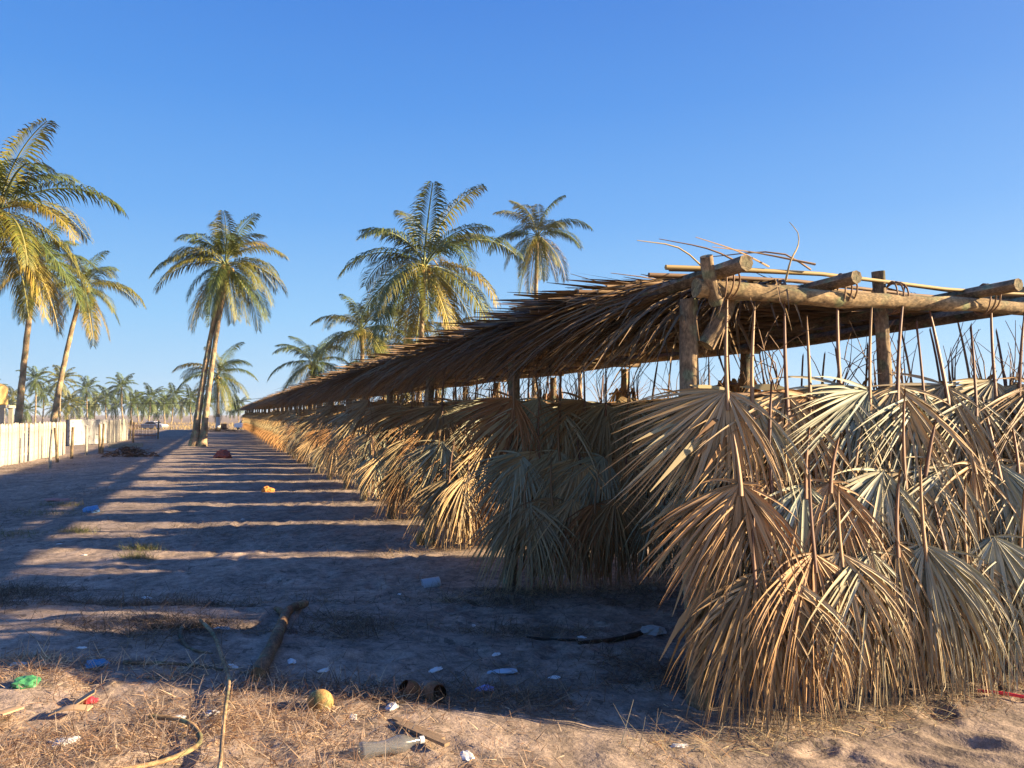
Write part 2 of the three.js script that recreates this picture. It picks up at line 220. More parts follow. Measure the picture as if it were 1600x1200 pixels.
// ---------- long thatched roof on log posts ----------
{
  const ram = thing('thatched_ramada', 'long flat palm thatch roof on rough log posts above leaf walls', 'shelter', [ORG[0], 0, ORG[2]], TH);
  const r = rng(77), END = wallZ(WALLS - 1) - 1, loc = (x, z) => { const p = rowPoint(x, z); return gy(p[0], -p[1]); };
  // posts at the left and right end of every bay
  const postG = [0, 1, 2].map(i => logGeo([V(0, -.1, 0), V(.02 * i, 1.1, .015), V(-.015, 2.24, 0)], .066, .052, { seed: 40 + i, bump: .12 }));
  for (let k = 0; k < WALLS; k++) for (const x of [.02, 2.7]) {
    if (k === 0 && x > 1) continue;
    const m = mesh('post', postG[(k + (x > 1 ? 1 : 0)) % 3], logMat, ram); m.position.set(x + rr(r, -.05, .05), loc(x, wallZ(k)), wallZ(k) - .14 + rr(r, -.06, .06)); m.rotation.set(rr(r, -.03, .03), r() * 6, rr(r, -.04, .04));
  }
  mesh('post', logGeo([V(1.31, -.1, -.13), V(1.33, 1.2, -.12), V(1.30, 2.1, -.13), V(1.27, 2.47, -.12)], .052, .038, { seed: 47, bump: .12, steps: 18 }), logMat, ram);
  mesh('forked_branch', logGeo([V(.03, 1.98, -.13), V(.14, 2.16, -.11), V(.20, 2.29, -.09)], .05, .04, { seed: 48 }), logMat, ram);
  mesh('forked_branch', logGeo([V(.03, 2.20, -.02), V(-.05, 2.32, .03), V(-.09, 2.43, .06)], .040, .034, { seed: 49 }), logMat, ram);
  // front beam, lengthwise purlins (their sawn ends stick out past the beam)
  mesh('front_beam', logGeo([V(-.10, 2.275, -.02), V(.9, 2.262, 0), V(2, 2.285, -.02), V(3.0, 2.27, -.01)], .052, .040, { seed: 50, steps: 26, sides: 12, bump: .16 }), std(lin(.78, .64, .42), { map: barkMap, bumpMap: barkBump, bumpScale: .006 }), ram);
  [[.04, .22, 2.355, .044], [.84, .14, 2.345, .038], [1.98, .24, 2.355, .040], [2.70, -.1, 2.34, .055], [2.76, -.3, 2.43, .05]].forEach(([x, z0, y, rad], i) => {
    let z = z0, j = 0; while (z > END) { const z1 = Math.max(z - 5.2, END - .1); mesh('purlin', logGeo([V(x, y + (j ? 0 : .02), z), V(x + rr(r, -.05, .05), y - .04, (z + z1) / 2), V(x + rr(r, -.04, .04), y - .02, z1 - .2)], rad, rad * .85, { seed: 60 + i * 20 + j, steps: 10, sides: 8 }), logMat, ram); z = z1; j++; }
  });
  for (let k = 1; k < WALLS; k++) mesh('cross_beam', logGeo([V(-.1, 2.29, wallZ(k) - .05), V(1.3, 2.27, wallZ(k)), V(2.85, 2.28, wallZ(k) - .04)], .045, .04, { seed: 140 + k, steps: 6, sides: 7 }), logMat, ram);
  for (const [x, y, z] of [[.06, 2.29, .0], [.86, 2.29, .0], [1.30, 2.28, -.05], [2.0, 2.30, .0]]) for (let q = 0; q < 3; q++) { const m = mesh('tie', new THREE.TorusGeometry(.078, .005, 5, 18), ribMats[1], ram); m.position.set(x + q * .014, y + .02, z - .01); m.rotation.set(.2 * q, Math.PI / 2 + .35 * (q - 1), .2); m.scale.set(1, 1.25, 1); }
  // leaf stalks laid crosswise as battens
  const rib = [0, 1, 2, 3].map(i => logGeo([V(-.04 - .06 * i, -.01, 0), V(.8, .008 * i, .02), V(2.0, -.01, -.02), V(2.82 + .04 * i, 0, .01)], .015, .010, { sides: 5, steps: 6, seed: 200 + i, bump: .05 }));
  const ribRest = []; let n = 0;
  for (let z = -.10; z > END; z -= rr(r, .08, .15) * (z < -12 ? 1.5 : 1)) { const y = 2.405 + rr(r, -.02, .012), g = rib[Math.floor(r() * 4)];
    if (n++ < 150) { const m = mesh('batten', g, n === 1 ? ribMats[2] : ribMats[Math.floor(r() * 2)], ram); m.position.set(rr(r, -.08, .08), y, z); m.rotation.y = rr(r, -.03, .03); } else ribRest.push(placed(g, 0, y, z, 0, 0, 0)); }
  stuff(mesh('far_battens', mergeGeometries(ribRest), ribMats[0], ram));
  // thatch: fan leaves laid flat, stalk to the right, blade to the left, the outer ones drooping over the edge
  const basis = new THREE.Matrix4().makeBasis(V(0, 0, 1), V(1, 0, 0), V(0, 1, 0));
  const T = { base: [.36, .27, .16], tipc: [.42, .28, .14] };
  const edgeG = [0, 1, 2, 3, 4, 5].map(i => fanLeaf(700 + i, { ...T, R: 1.4, n: 34, spread: .85, steps: 6, g: [0, -.25, -1], bend: .7, w0: .030, stray: .75, zr: [-.16, .06] }).applyMatrix4(basis));
  const inG = [0, 1, 2, 3].map(i => fanLeaf(720 + i, { ...T, R: 1.3, n: 26, spread: .55, steps: 3, g: [0, -.6, -1], bend: .08, fold: false, w0: .085, stray: .1, zr: [-.05, .05] }).applyMatrix4(basis));
  const inFar = [0, 1, 2, 3].map(i => fanLeaf(730 + i, { ...T, R: 1.3, n: 14, spread: .55, steps: 2, g: [0, -.6, -1], bend: .08, fold: false, w0: .16, stray: .1, zr: [-.03, .03] }).applyMatrix4(basis));
  const farE = [0, 1, 2, 3].map(i => fanLeaf(740 + i, { ...T, R: 1.32, n: 18, spread: .95, steps: 4, g: [0, -.25, -1], bend: .62, fold: false, w0: .06, stray: .35, zr: [-.06, .12] }).applyMatrix4(basis));
  let ne = 0; const rest = [];
  for (let z = -.42; z > END; z -= ne < 170 ? rr(r, .09, .19) : .2) {
    const a = [rr(r, .30, 1.0), 2.44 + rr(r, -.03, .03), z, rr(r, -.10, .10), rr(r, -.45, .5), rr(r, .04, .26)];
    if (ne++ < 170) { const m = mesh('roof_leaf', edgeG[Math.floor(r() * 6)], roofMats[Math.floor(r() * 3)], ram); m.position.set(a[0], a[1], a[2]); m.rotation.set(a[3], a[4], a[5]); m.scale.setScalar(rr(r, .7, 1.2)); }
    else rest.push(placed(farE[Math.floor(r() * 4)], ...a));
  }
  let ni = 0;
  for (let z = -.85; z > END; z -= ni < 180 ? .10 : .13) for (const x of [.9, 1.5, 2.1, 2.72]) {
    const a = [x + rr(r, -.15, .15), 2.44 + rr(r, 0, .03), z - .2 + rr(r, -.06, .06), rr(r, -.03, .03), rr(r, -.22, .22), rr(r, -.01, .02)];
    if (ni++ < 125) { const m = mesh('roof_leaf', inG[Math.floor(r() * 4)], roofMats[Math.floor(r() * 3)], ram); m.position.set(a[0], a[1], a[2]); m.rotation.set(a[3], a[4], a[5]); } else rest.push(placed(inFar[Math.floor(r() * 4)], ...a));
  }
  stuff(mesh('far_thatch', mergeGeometries(rest), roofMats[1], ram));
  // loose strands and stalks poking out of the thatch
  for (let i = 0; i < 34; i++) { const z = i < 5 ? rr(r, -.5, .1) : -rr(r, .5, 20), x = rr(r, .15, .8), L = rr(r, .35, .7), a = rr(r, .0, .5), y = 2.43;
    mesh('loose_strand', logGeo([V(x, y, z), V(x - L * .45 * Math.cos(a), y + L * .4 * Math.sin(a), z + rr(r, -.15, .15)), V(x - L * Math.cos(a), y + L * .8 * Math.sin(a) * rr(r, .2, 1), z + rr(r, -.3, .3))], .007, .002, { sides: 4, steps: 6, seed: 400 + i, cap: false }), ribMats[i % 3], ram); }
  mesh('loose_strand', logGeo([V(.42, 2.33, .06), V(.44, 2.44, .08), V(.50, 2.53, .07), V(.51, 2.60, .06), V(.46, 2.66, .05)], .008, .002, { sides: 4, steps: 10, seed: 440, cap: false }), ribMats[2], ram);
}
// dry flower stalks and twigs standing up behind the wall tops
{
  const r = rng(321), twig = [0, 1, 2, 3].map(q => { const a = []; const rq = rng(330 + q); for (let i = 0; i < 9; i++) { const x = rr(rq, -.25, .25), l = rr(rq, .2, .5); a.push(logGeo([V(x * .3, 0, 0), V(x * .8, l * .55, rr(rq, -.1, .1)), V(x * 1.7, l, rr(rq, -.18, .18))], .0045, .0018, { sides: 4, steps: 4, seed: i + q * 10, cap: false })); } return mergeGeometries(a); });
  for (let k = 0; k < 9; k++) { let n = 0; for (let x = k ? .1 : .5; x < (k ? 2.8 : 3.4); x += rr(r, .2, .45)) { if (n++ > 12) break; const p = rowPoint(x, wallZ(k) - .16); const m = mesh('dry_twigs', twig[Math.floor(r() * 4)], ribMats[Math.floor(r() * 2)]); m.position.set(p[0], 1.72, p[1]); m.rotation.y = r() * 6; tag(m, k ? 'bare dry twigs sticking up above a partition of the receding row' : 'bare dry twigs sticking up behind the sunlit front wall', 'twigs', k ? 'twigs above the receding partitions' : 'twigs above the front wall'); } }
}
console.log('roof');

// ---------- coconut palms ----------
function frondGeo(seed, len, elev, sag, nl, lw = .05, coarse = false) {
  const r = rng(seed), G = new Geo(), N = 14, pts = []; const p = V(0, 0, 0); let yaw = 0; const yb = rr(r, -.25, .25);
  for (let k = 0; k <= N; k++) { const t = k / N, a = elev - sag * Math.pow(t, 1.25); pts.push([p.clone(), V(Math.cos(a) * Math.cos(yaw), Math.sin(a), Math.cos(a) * Math.sin(yaw))]); p.addScaledVector(pts[k][1], len / N); yaw += yb / N; }
  const rc = [.9, .85, .5]; let prev = null;
  for (let k = 0; k <= N; k += coarse ? 2 : 1) { const t = k / N, w = len * .0075 * (1 - .85 * t) + .004, [q, d] = pts[k], s = V(-d.z, 0, d.x).normalize(), u = V(0, 0, 0).crossVectors(s, d); const a = G.v(q.x + s.x * w, q.y + s.y * w, q.z + s.z * w, rc), b = G.v(q.x - s.x * w, q.y - s.y * w, q.z - s.z * w, rc), c = G.v(q.x - u.x * w, q.y - u.y * w, q.z - u.z * w, rc); if (prev) { G.quad(prev[0], prev[1], b, a); G.quad(prev[1], prev[2], c, b); G.quad(prev[2], prev[0], a, c); } prev = [a, b, c]; }
  for (let i = 0; i < nl; i++) for (const sgn of [-1, 1]) {
    const t = .14 + .86 * (i + r() * .5) / nl, f = Math.min(t * N, N - .001), k = Math.floor(f), u = f - k, q = pts[k][0].clone().lerp(pts[k + 1][0], u), d = pts[k][1];
    const s = V(-d.z, 0, d.x).normalize().multiplyScalar(sgn), up = V(0, 0, 0).crossVectors(s, d).multiplyScalar(sgn).normalize(); if (up.y < 0) up.negate();
    const L = len * .27 * Math.pow(Math.sin(Math.PI * (.13 + .80 * t)), .7) * rr(r, .8, 1.1), fw = .45 + .5 * t, dr = rr(r, .45, 1.05);
    const d1 = V(0, 0, 0).addScaledVector(d, fw).addScaledVector(s, .9).addScaledVector(up, rr(r, .05, .35)).normalize(), d2 = d1.clone().add(V(0, -dr, 0)).normalize(), d3 = d2.clone().add(V(0, -dr * 1.1, 0)).normalize();
    const wv = d.clone().multiplyScalar(lw * .5), k1 = rr(r, .75, 1.2), y = r(), c = [(.36 + .26 * y) * k1, (.44 + .12 * y) * k1, .125 * k1], ct = [c[0] * 1.25, c[1] * 1.08, c[2]];
    const m1 = q.clone().addScaledVector(d1, L * .4), m2 = m1.clone().addScaledVector(d2, L * .35), tip = m2.clone().addScaledVector(d3, L * .3);
    const A = G.v(q.x, q.y, q.z, c), B = G.v(m1.x + wv.x, m1.y + wv.y, m1.z + wv.z, c), C = G.v(m1.x - wv.x, m1.y - wv.y, m1.z - wv.z, c);
    G.tri(A, B, C);
    if (coarse) { const D = G.v(tip.x, tip.y, tip.z, ct); G.tri(B, D, C); }
    else { const D = G.v(m2.x + wv.x * .7, m2.y + wv.y * .7, m2.z + wv.z * .7, ct), E2 = G.v(m2.x - wv.x * .7, m2.y - wv.y * .7, m2.z - wv.z * .7, ct), F = G.v(tip.x, tip.y, tip.z, ct); G.quad(B, D, E2, C); G.tri(D, F, E2); }
  }
  return G.build();
}
const leafy = (r, g, b) => new THREE.MeshPhysicalMaterial({ color: lin(r, g, b), vertexColors: true, roughness: .55, side: THREE.DoubleSide });
const frondMats = { green: leafy(.14, .20, .15), olive: leafy(.25, .26, .14), yellow: leafy(.42, .34, .17), dead: leafy(.52, .25, .19) };
const EL = [1.28, 1.02, .75, .42, .12, -.25, -.62, -1.0];
const frondSet = EL.map((e, i) => [0, 1].map(j => frondGeo(1000 + i * 2 + j, 1, e, [1.0, 1.3, 1.5, 1.5, 1.35, 1.1, .8, .5][i], 66, .0135)));
const frondFar = EL.map((e, i) => frondGeo(1100 + i, 1, e, [1.0, 1.3, 1.5, 1.5, 1.35, 1.1, .8, .5][i], 22, .042, true));
const trunkMat = std(lin(.85, .70, .55), { map: barkMap, bumpMap: barkBump, bumpScale: .02 });
function trunkGeo(seed, pts, r0, r1, rings) {
  const g = logGeo(pts, r0, r1, { sides: 12, steps: rings, bump: .10, seed, cap: true }), P = g.attributes.position, n = 13, y0 = pts[0].y, ax = pts[0];
  for (let k = 0; k <= rings; k++) { const fl = 1 + .9 * Math.exp(-k / rings * 14); if (fl < 1.02) break; let cx = 0, cz = 0; for (let s = 0; s < 12; s++) { cx += P.getX(k * n + s) / 12; cz += P.getZ(k * n + s) / 12; } for (let s = 0; s < n; s++) P.setXYZ(k * n + s, cx + (P.getX(k * n + s) - cx) * fl, P.getY(k * n + s), cz + (P.getZ(k * n + s) - cz) * fl); }
  g.computeVertexNormals(); return g;
}
const nutG = new THREE.IcosahedronGeometry(.13, 1).scale(1, 1.15, 1), nutMats = [std(lin(.42, .27, .07), { roughness: .5 }), std(lin(.16, .17, .05), { roughness: .5 })];
function palm({ X, Z, cx, h, cz = 0, L = 3.6, n = 24, seed, label, yellow = .2, r0 = .19, twin, lowCut = 8, dead = 0, paint }) {
  const y0 = gy(X, Z) - .1, p = thing('coconut_palm', label, 'palm tree', [X, y0, -Z]), r = rng(seed), dx = cx - X, H = h - y0;
  const path = (o, bow) => [V(o, 0, 0), V(o + dx * (.22 + bow), H * .3, cz * .2), V(o * .7 + dx * (.60 + bow), H * .68, cz * .6), V(o * .4 + dx, H, cz)];
  mesh('trunk', trunkGeo(seed, path(0, 0), r0, r0 * .62, 46), trunkMat, p);
  if (twin) mesh('trunk', trunkGeo(seed + 1, path(.42, -.03), r0 * .9, r0 * .6, 46), trunkMat, p);
  if (paint) mesh('painted_band', logGeo([V(0, .02, 0), V(dx * .03, .7, 0), V(dx * .08, 1.5, 0)], r0 * 1.25, r0 * 1.05, { sides: 12, steps: 6, seed }), std(lin(.72, .72, .70)), p);
  for (let i = 0; i < n; i++) {
    const q = Math.min(lowCut - 1, Math.floor(Math.pow((i + .5) / n, .85) * 8)), m = mesh('frond', frondSet[q][i % 2], r() < (q >= 5 ? yellow * 2 : yellow) ? frondMats[r() < .5 ? 'yellow' : 'olive'] : frondMats[r() < .35 ? 'olive' : 'green'], p);
    m.position.set(dx + rr(r, -.08, .08), H + rr(r, -.08, .12), cz + rr(r, -.08, .08)); m.rotation.set(rr(r, -.12, .12), i * 2.39996 + rr(r, -.3, .3), rr(r, -.12, .12)); m.scale.setScalar(1.28 * L * rr(r, .80, 1.1) * (q < 2 ? .86 : 1));
  }
  for (let i = 0; i < dead; i++) { const m = mesh('dead_frond', frondSet[7][i % 2], frondMats.dead, p); m.position.set(dx, H - .1, cz); m.rotation.set(0, rr(r, 0, 6.28), rr(r, -.25, .05)); m.scale.setScalar(L * .8); }
  for (let i = 0; i < 9; i++) { const a = r() * 6.28, m = mesh('coconut', nutG, nutMats[i % 2], p); m.position.set(dx + .3 * Math.cos(a), H - .18 - .25 * r(), cz + .3 * Math.sin(a)); }
  return p;
}
palm({ X: -16.2, Z: 39.3, cx: -14.7, h: 9.3, L: 2.8, n: 36, seed: 31, r0: .165, twin: true, yellow: .12, label: 'leaning coconut palm with paired trunks standing alone on the open sand' });
palm({ X: -26.6, Z: 32, cx: -21.5, h: 10.1, L: 4.0, n: 28, seed: 32, yellow: .4, dead: 2, label: 'yellowing coconut palm with the largest crown, behind the white plank fence' });
palm({ X: -29.2, Z: 45.5, cx: -28.3, h: 10.6, L: 3.1, n: 26, seed: 33, yellow: .3, dead: 2, r0: .2, label: 'upright dark trunk coconut palm behind the white plank fence' });
palm({ X: -29.9, Z: 50, cx: -28.0, h: 10.0, L: 3.1, n: 22, seed: 34, yellow: .3, label: 'coconut palm with slanting sunlit trunk behind the white plank fence' });
palm({ X: -5.4, Z: 44, cx: -5.0, h: 10.2, L: 4.9, n: 30, seed: 35, yellow: .25, label: 'biggest coconut palm rising behind the thatched roof' });
palm({ X: 1.5, Z: 54, cx: 1.8, h: 14.2, L: 3.15, n: 25, seed: 36, yellow: .3, label: 'tall slim coconut palm behind the thatched roof, with bunched nuts' });
palm({ X: -9.9, Z: 51, cx: -9.95, h: 7.2, L: 3.2, n: 20, seed: 37, yellow: .15, lowCut: 6, label: 'medium coconut palm left of the biggest one behind the roof' });
palm({ X: -15.6, Z: 60, cx: -15.5, h: 5.6, L: 2.9, n: 24, seed: 38, yellow: .1, label: 'short dark coconut palm behind the low far part of the roof' });
palm({ X: -8.5, Z: 63, cx: -8.6, h: 7.4, L: 4.2, n: 20, seed: 39, yellow: .55, label: 'yellow green coconut palm half hidden behind the biggest palm' });
palm({ X: -9.6, Z: 58, cx: -9.6, h: 4.6, L: 3.0, n: 18, seed: 40, yellow: .4, lowCut: 6, label: 'low bushy coconut palm just above the thatch edge' });
palm({ X: 5.3, Z: 60, cx: 5.3, h: 9.8, L: 2.8, n: 16, seed: 41, yellow: .3, lowCut: 5, label: 'coconut palm with only its crown tip above the roof' });
palm({ X: -28.2, Z: 74, cx: -28.3, h: 5.4, L: 3.5, n: 22, seed: 42, yellow: .1, paint: true, label: 'short coconut palm with white painted trunk behind the leaning palm' });
palm({ X: -5.0, Z: 52, cx: -4.8, h: 6.2, L: 2.6, n: 16, seed: 43, yellow: .2, label: 'small coconut palm peeking out right of the biggest palm' });
palm({ X: 13.6, Z: 6.7, cx: 13.2, h: 5.3, L: 1.75, n: 84, seed: 44, yellow: .2, label: 'coconut palm off to the right whose crown shades the second leaf wall' });
// far grove
{
  const r = rng(606), spots = [[55, 591, 22], [95, 593, 22], [68, 612, 17], [43, 640, 16], [107, 628, 19], [135, 607, 19], [150, 626, 17], [165, 620, 18], [190, 603, 21], [206, 628, 18], [122, 632, 17], [180, 632, 16], [236, 620, 20], [256, 626, 16], [271, 617, 19], [297, 622, 19], [225, 634, 15], [245, 636, 14], [284, 632, 15], [374, 630, 15], [310, 634, 15], [88, 636, 16], [20, 618, 18], [362, 637, 11], [5, 632, 16], [-15, 610, 20], [215, 622, 14], [322, 630, 13], [142, 638, 13], [262, 638, 12]];
  spots.forEach(([px, py, cr]) => {
    const L = rr(r, 3.4, 4.2), Z = L * 1203 / cr * .92, X = (px - 800) / 1203 * Z, H = 1.6 + (646 - py) / 1203 * Z, y0 = gy(X, Z) - .1;
    const p = thing('coconut_palm', 'distant coconut palm in the grove beyond the white fence', 'palm tree', [X, y0, -Z], 0, 'distant coconut grove');
    mesh('trunk', logGeo([V(rr(r, -.8, .8), 0, 0), V(rr(r, -.3, .3), (H - y0) * .5, 0), V(0, H - y0, 0)], .22, .15, { sides: 6, steps: 6, seed: px + 40 }), trunkMat, p);
    const a = []; for (let i = 0; i < 24; i++) a.push(placed(frondFar[Math.min(7, Math.floor(i / 24 * 8))], 0, H - y0, 0, rr(r, -.12, .12), i * 2.4 + rr(r, -.3, .3), rr(r, -.1, .1), 1.3 * L * rr(r, .85, 1.1)));
    mesh('crown', mergeGeometries(a), frondMats[r() < .4 ? 'olive' : 'green'], p);
  });
  // dry scrub along the foot of the grove
  const blade = new THREE.ConeGeometry(.10, 1, 3, 1).translate(0, .5, 0), N = 5200, im = new THREE.InstancedMesh(blade, std(lin(1, 1, 1)), N), M = new THREE.Matrix4();
  im.name = 'dry_scrub';
  for (let i = 0; i < N; i++) { const Z = rr(r, 115, 230), X = -Z * rr(r, .32, .78), s = rr(r, .3, 1.0) * (fbm(X * .06, Z * .06) > -.05 ? 1 : .35); M.compose(V(X, gy(X, Z) - .05, -Z), new THREE.Quaternion().setFromEuler(new THREE.Euler(rr(r, -.6, .6), r() * 6, rr(r, -.6, .6))), V(s * 1.6, s, s * 1.6)); im.setMatrixAt(i, M); const k = rr(r, .6, 1.1); im.setColorAt(i, lin(.25 * k, .19 * k, .10 * k)); }
  scene.add(im); tag(im, 'low dry scrub along the foot of the distant palm grove', 'scrub', null, 'stuff');
}
console.log('palms');

// ---------- white plank fence, posts, gate, tank ----------
const whiteMats = [.64, .56, .70].map(k => std(lin(k, k * .97, k * .88), { map: plankMap }));
const plankG = [0, 1, 2].map(i => { const s = new THREE.Shape(), w = .19 + .03 * i; s.moveTo(-w / 2, 0); s.lineTo(w / 2, 0); s.lineTo(w / 2, 1.33 - .02 * i); s.lineTo(w * .1, 1.36 + .01 * i); s.lineTo(-w / 2, 1.33 + .01 * i); return new THREE.ExtrudeGeometry(s, { depth: .022, bevelEnabled: true, bevelSize: .003, bevelThickness: .003, bevelSegments: 1 }); });
function fence(x0, z0, x1, z1, label, seed) {
  const L = Math.hypot(x1 - x0, z1 - z0), t = Math.atan2(-(z1 - z0), x1 - x0), f = thing('plank_fence', label, 'fence', [x0, gy(x0, -z0), z0], t), r = rng(seed);
  for (const y of [.3, 1.05]) mesh('rail', new THREE.BoxGeometry(L, .07, .04).translate(L / 2, y, -.035), whiteMats[1], f);
  for (let x = .1; x < L; x += .265 + (r() < .12 ? rr(r, .03, .14) : 0)) { const m = mesh('plank', plankG[Math.floor(r() * 3)], whiteMats[Math.floor(r() * 3)], f); m.position.set(x, rr(r, -.06, .02), rr(r, -.02, .03)); m.rotation.z = rr(r, -.012, .012); }
}
fence(-14.9, -20.6, -18.0, -31.1, 'white painted plank fence, the long stretch beside the water tank', 71);
fence(-22.4, -42.8, -24.6, -49.4, 'white plank fence, the short end stretch beyond the pale sheet', 72);
{
  const s = thing('sheet_panel', 'pale sheet metal panel closing the gap in the white fence', 'panel', [-22.66, gy(-22.66, 39.3), -39.3], Math.atan2(3.5, .22));
  const g = new THREE.PlaneGeometry(3.5, 1.32, 60, 4), P = g.attributes.position; for (let i = 0; i < P.count; i++) P.setZ(i, .012 * Math.sin(P.getX(i) * 36) + .03 * fbm(P.getX(i), P.getY(i)));
  g.translate(1.75, .68, 0); g.computeVertexNormals(); mesh('corrugated_sheet', g, std(lin(.66, .68, .70), { roughness: .6, map: plankMap }), s);
  for (const x of [.05, 1.75, 3.45]) mesh('stud', new THREE.BoxGeometry(.06, 1.34, .06).translate(x, .67, -.06), ribMats[1], s);
}
[[-13.75, 22.99, 1.16, .04, 1], [-15.14, 25.73, 1.15, -.09, 0], [-15.94, 27.96, 1.15, .02, 0], [-16.87, 30.61, 1.18, -.02, 1], [-17.05, 32.14, 1.25, .03, 0], [-17.3, 32.4, 1.2, -.03, 0], [-21.5, 43.8, 1.22, .02, 0]].forEach(([X, Z, h, ln, wht], i) => {
  const p = thing('fence_post', wht ? 'squared pale wooden stake in front of the white fence' : 'thin rough wooden stake standing in front of the white fence', 'post', [X, gy(X, Z) - .05, -Z], 0, wht ? 'pale stakes before the fence' : 'rough stakes before the fence');
  mesh('stake', logGeo([V(0, 0, 0), V(ln * .4, h * .5, 0), V(ln * 1.2, h + .05, 0)], .055, .045, { sides: wht ? 4 : 7, steps: 8, seed: 80 + i }), wht ? whiteMats[1] : logMat, p);
});
{
  const g = thing('stick_gate', 'rust brown gate of upright sticks beyond the white fence', 'gate', [-25.1, gy(-25.1, 51), -51], .15), r = rng(91), rust = std(lin(.34, .16, .09));
  for (let x = 0; x < 1.5; x += .085) mesh('bar', logGeo([V(x, 0, 0), V(x + rr(r, -.02, .02), .6, .01), V(x + rr(r, -.03, .03), 1.05 + rr(r, -.06, .1), 0)], .016, .012, { sides: 5, steps: 4, seed: x * 99 | 0 }), rust, g);
  for (const y of [.22, .85]) mesh('rail', new THREE.BoxGeometry(1.55, .05, .03).translate(.75, y, -.03), rust, g);
  for (const x of [-.12, 1.62]) mesh('gate_post', logGeo([V(x, -.1, 0), V(x, .6, 0), V(x + .02, 1.22, 0)], .06, .05, { sides: 7, steps: 5, seed: 3 }), logMat, g);
  const l = thing('concrete_ledge', 'low pale concrete ledge on the ground beside the end of the fence', 'ledge', [-19.0, gy(-19, 38) - .02, -38], .35); mesh('slab', new THREE.BoxGeometry(1.5, .24, .5, 4, 1, 2).translate(0, .12, 0), std(lin(.5, .44, .36), { map: plankMap }), l);
  const t = thing('water_tank', 'yellow water tank on white concrete legs behind the fence', 'water tank', [-27.0, 0, -40], .3), wm = std(lin(.66, .63, .55), { map: plankMap });
  mesh('tank', new THREE.LatheGeometry([[0, 2.1], [.66, 2.1], [.70, 2.16], [.69, 2.5], [.71, 2.54], [.69, 2.58], [.69, 2.9], [.71, 2.94], [.69, 2.98], [.66, 3.1], [.40, 3.22], [.26, 3.24], [.26, 3.3], [0, 3.31]].map(a => new THREE.Vector2(...a)), 28), std(lin(.62, .42, .15), { roughness: .5 }), t);
  mesh('platform', new THREE.BoxGeometry(1.7, .14, 1.7).translate(0, 2.02, 0), wm, t);
  for (const a of [-1, 1]) for (const b of [-1, 1]) mesh('leg', new THREE.BoxGeometry(.2, 2.05, .2).translate(a * .68, .93, b * .68), wm, t);
}
// ---------- vehicles far off ----------
function vehicle(name, label, X, Z, turn, paint, pickup) {
  const c = thing(name, label, 'car', [X, gy(X, Z), -Z], turn), glass = std(lin(.03, .035, .04), { roughness: .1 }), dark = std(lin(.03, .03, .03)), pm = new THREE.MeshPhysicalMaterial({ color: paint, roughness: .35, clearcoat: .8 });
  const ex = (pts, w, m, n, b = .05) => { const s = new THREE.Shape(); pts.forEach(([x, y], i) => i ? s.lineTo(x, y) : s.moveTo(x, y)); const g = new THREE.ExtrudeGeometry(s, { depth: w - 2 * b, bevelEnabled: true, bevelSize: b, bevelThickness: b, bevelSegments: 3 }).translate(0, 0, -w / 2 + b); return mesh(n, g, m, c); };
  ex([[-2.15, .35], [2.15, .35], [2.2, .62], [2.1, .82], [1.2, .93], [-2.1, .95], [-2.2, .7]], 1.7, pm, 'body');
  ex(pickup ? [[-.4, .93], [-.3, 1.5], [.55, 1.52], [1.15, .93]] : [[-1.75, .93], [-1.1, 1.38], [.35, 1.40], [1.15, .93]], 1.46, pm, 'cabin');
  for (const s of [-1, 1]) { ex(pickup ? [[-.25, .98], [-.2, 1.4], [.5, 1.42], [.9, .98]] : [[-1.4, .98], [-1.0, 1.3], [.3, 1.32], [.85, .98]], .02, glass, 'side_window', .004).position.z = s * .735; const hl = mesh('headlight', new THREE.SphereGeometry(.11, 10, 8).scale(.5, .8, 1.3), std(lin(.7, .7, .65), { roughness: .2 }), c); hl.position.set(2.13, .70, s * .6); }
  const ws = mesh('windscreen', new THREE.BoxGeometry(.02, .56, 1.3), glass, c); ws.position.set(pickup ? .87 : .78, 1.2, 0); ws.rotation.z = pickup ? .75 : 1.02;
  mesh('bumper', new THREE.BoxGeometry(.14, .16, 1.6).translate(2.2, .45, 0), dark, c);
  for (const x of [-1.35, 1.35]) for (const s of [-1, 1]) { const w = mesh('wheel', new THREE.TorusGeometry(.24, .09, 8, 18), dark, c); w.position.set(x, .33, s * .76); const h = mesh('rim', new THREE.CylinderGeometry(.2, .2, .1, 14).rotateX(Math.PI / 2), std(lin(.4, .4, .4), { roughness: .4 }), w); h.position.z = 0; }
  return c;
}
vehicle('parked_car', 'silver saloon car parked on bare ground beyond the rust gate', -63.5, 137, -.25, lin(.5, .5, .5), false);
vehicle('parked_pickup', 'white pickup parked past the far end of the palm huts', -36.9, 108, 2.5, lin(.78, .78, .78), true);
{ const b = thing('dark_crate', 'dark square crate standing near the white pickup', 'crate', [-36.5, gy(-36.5, 98), -98]); for (let i = 0; i < 5; i++) mesh('board', new THREE.BoxGeometry(.74, .14, .7).translate(0, .09 + i * .155, 0), std(lin(.06, .045, .04)), b); }
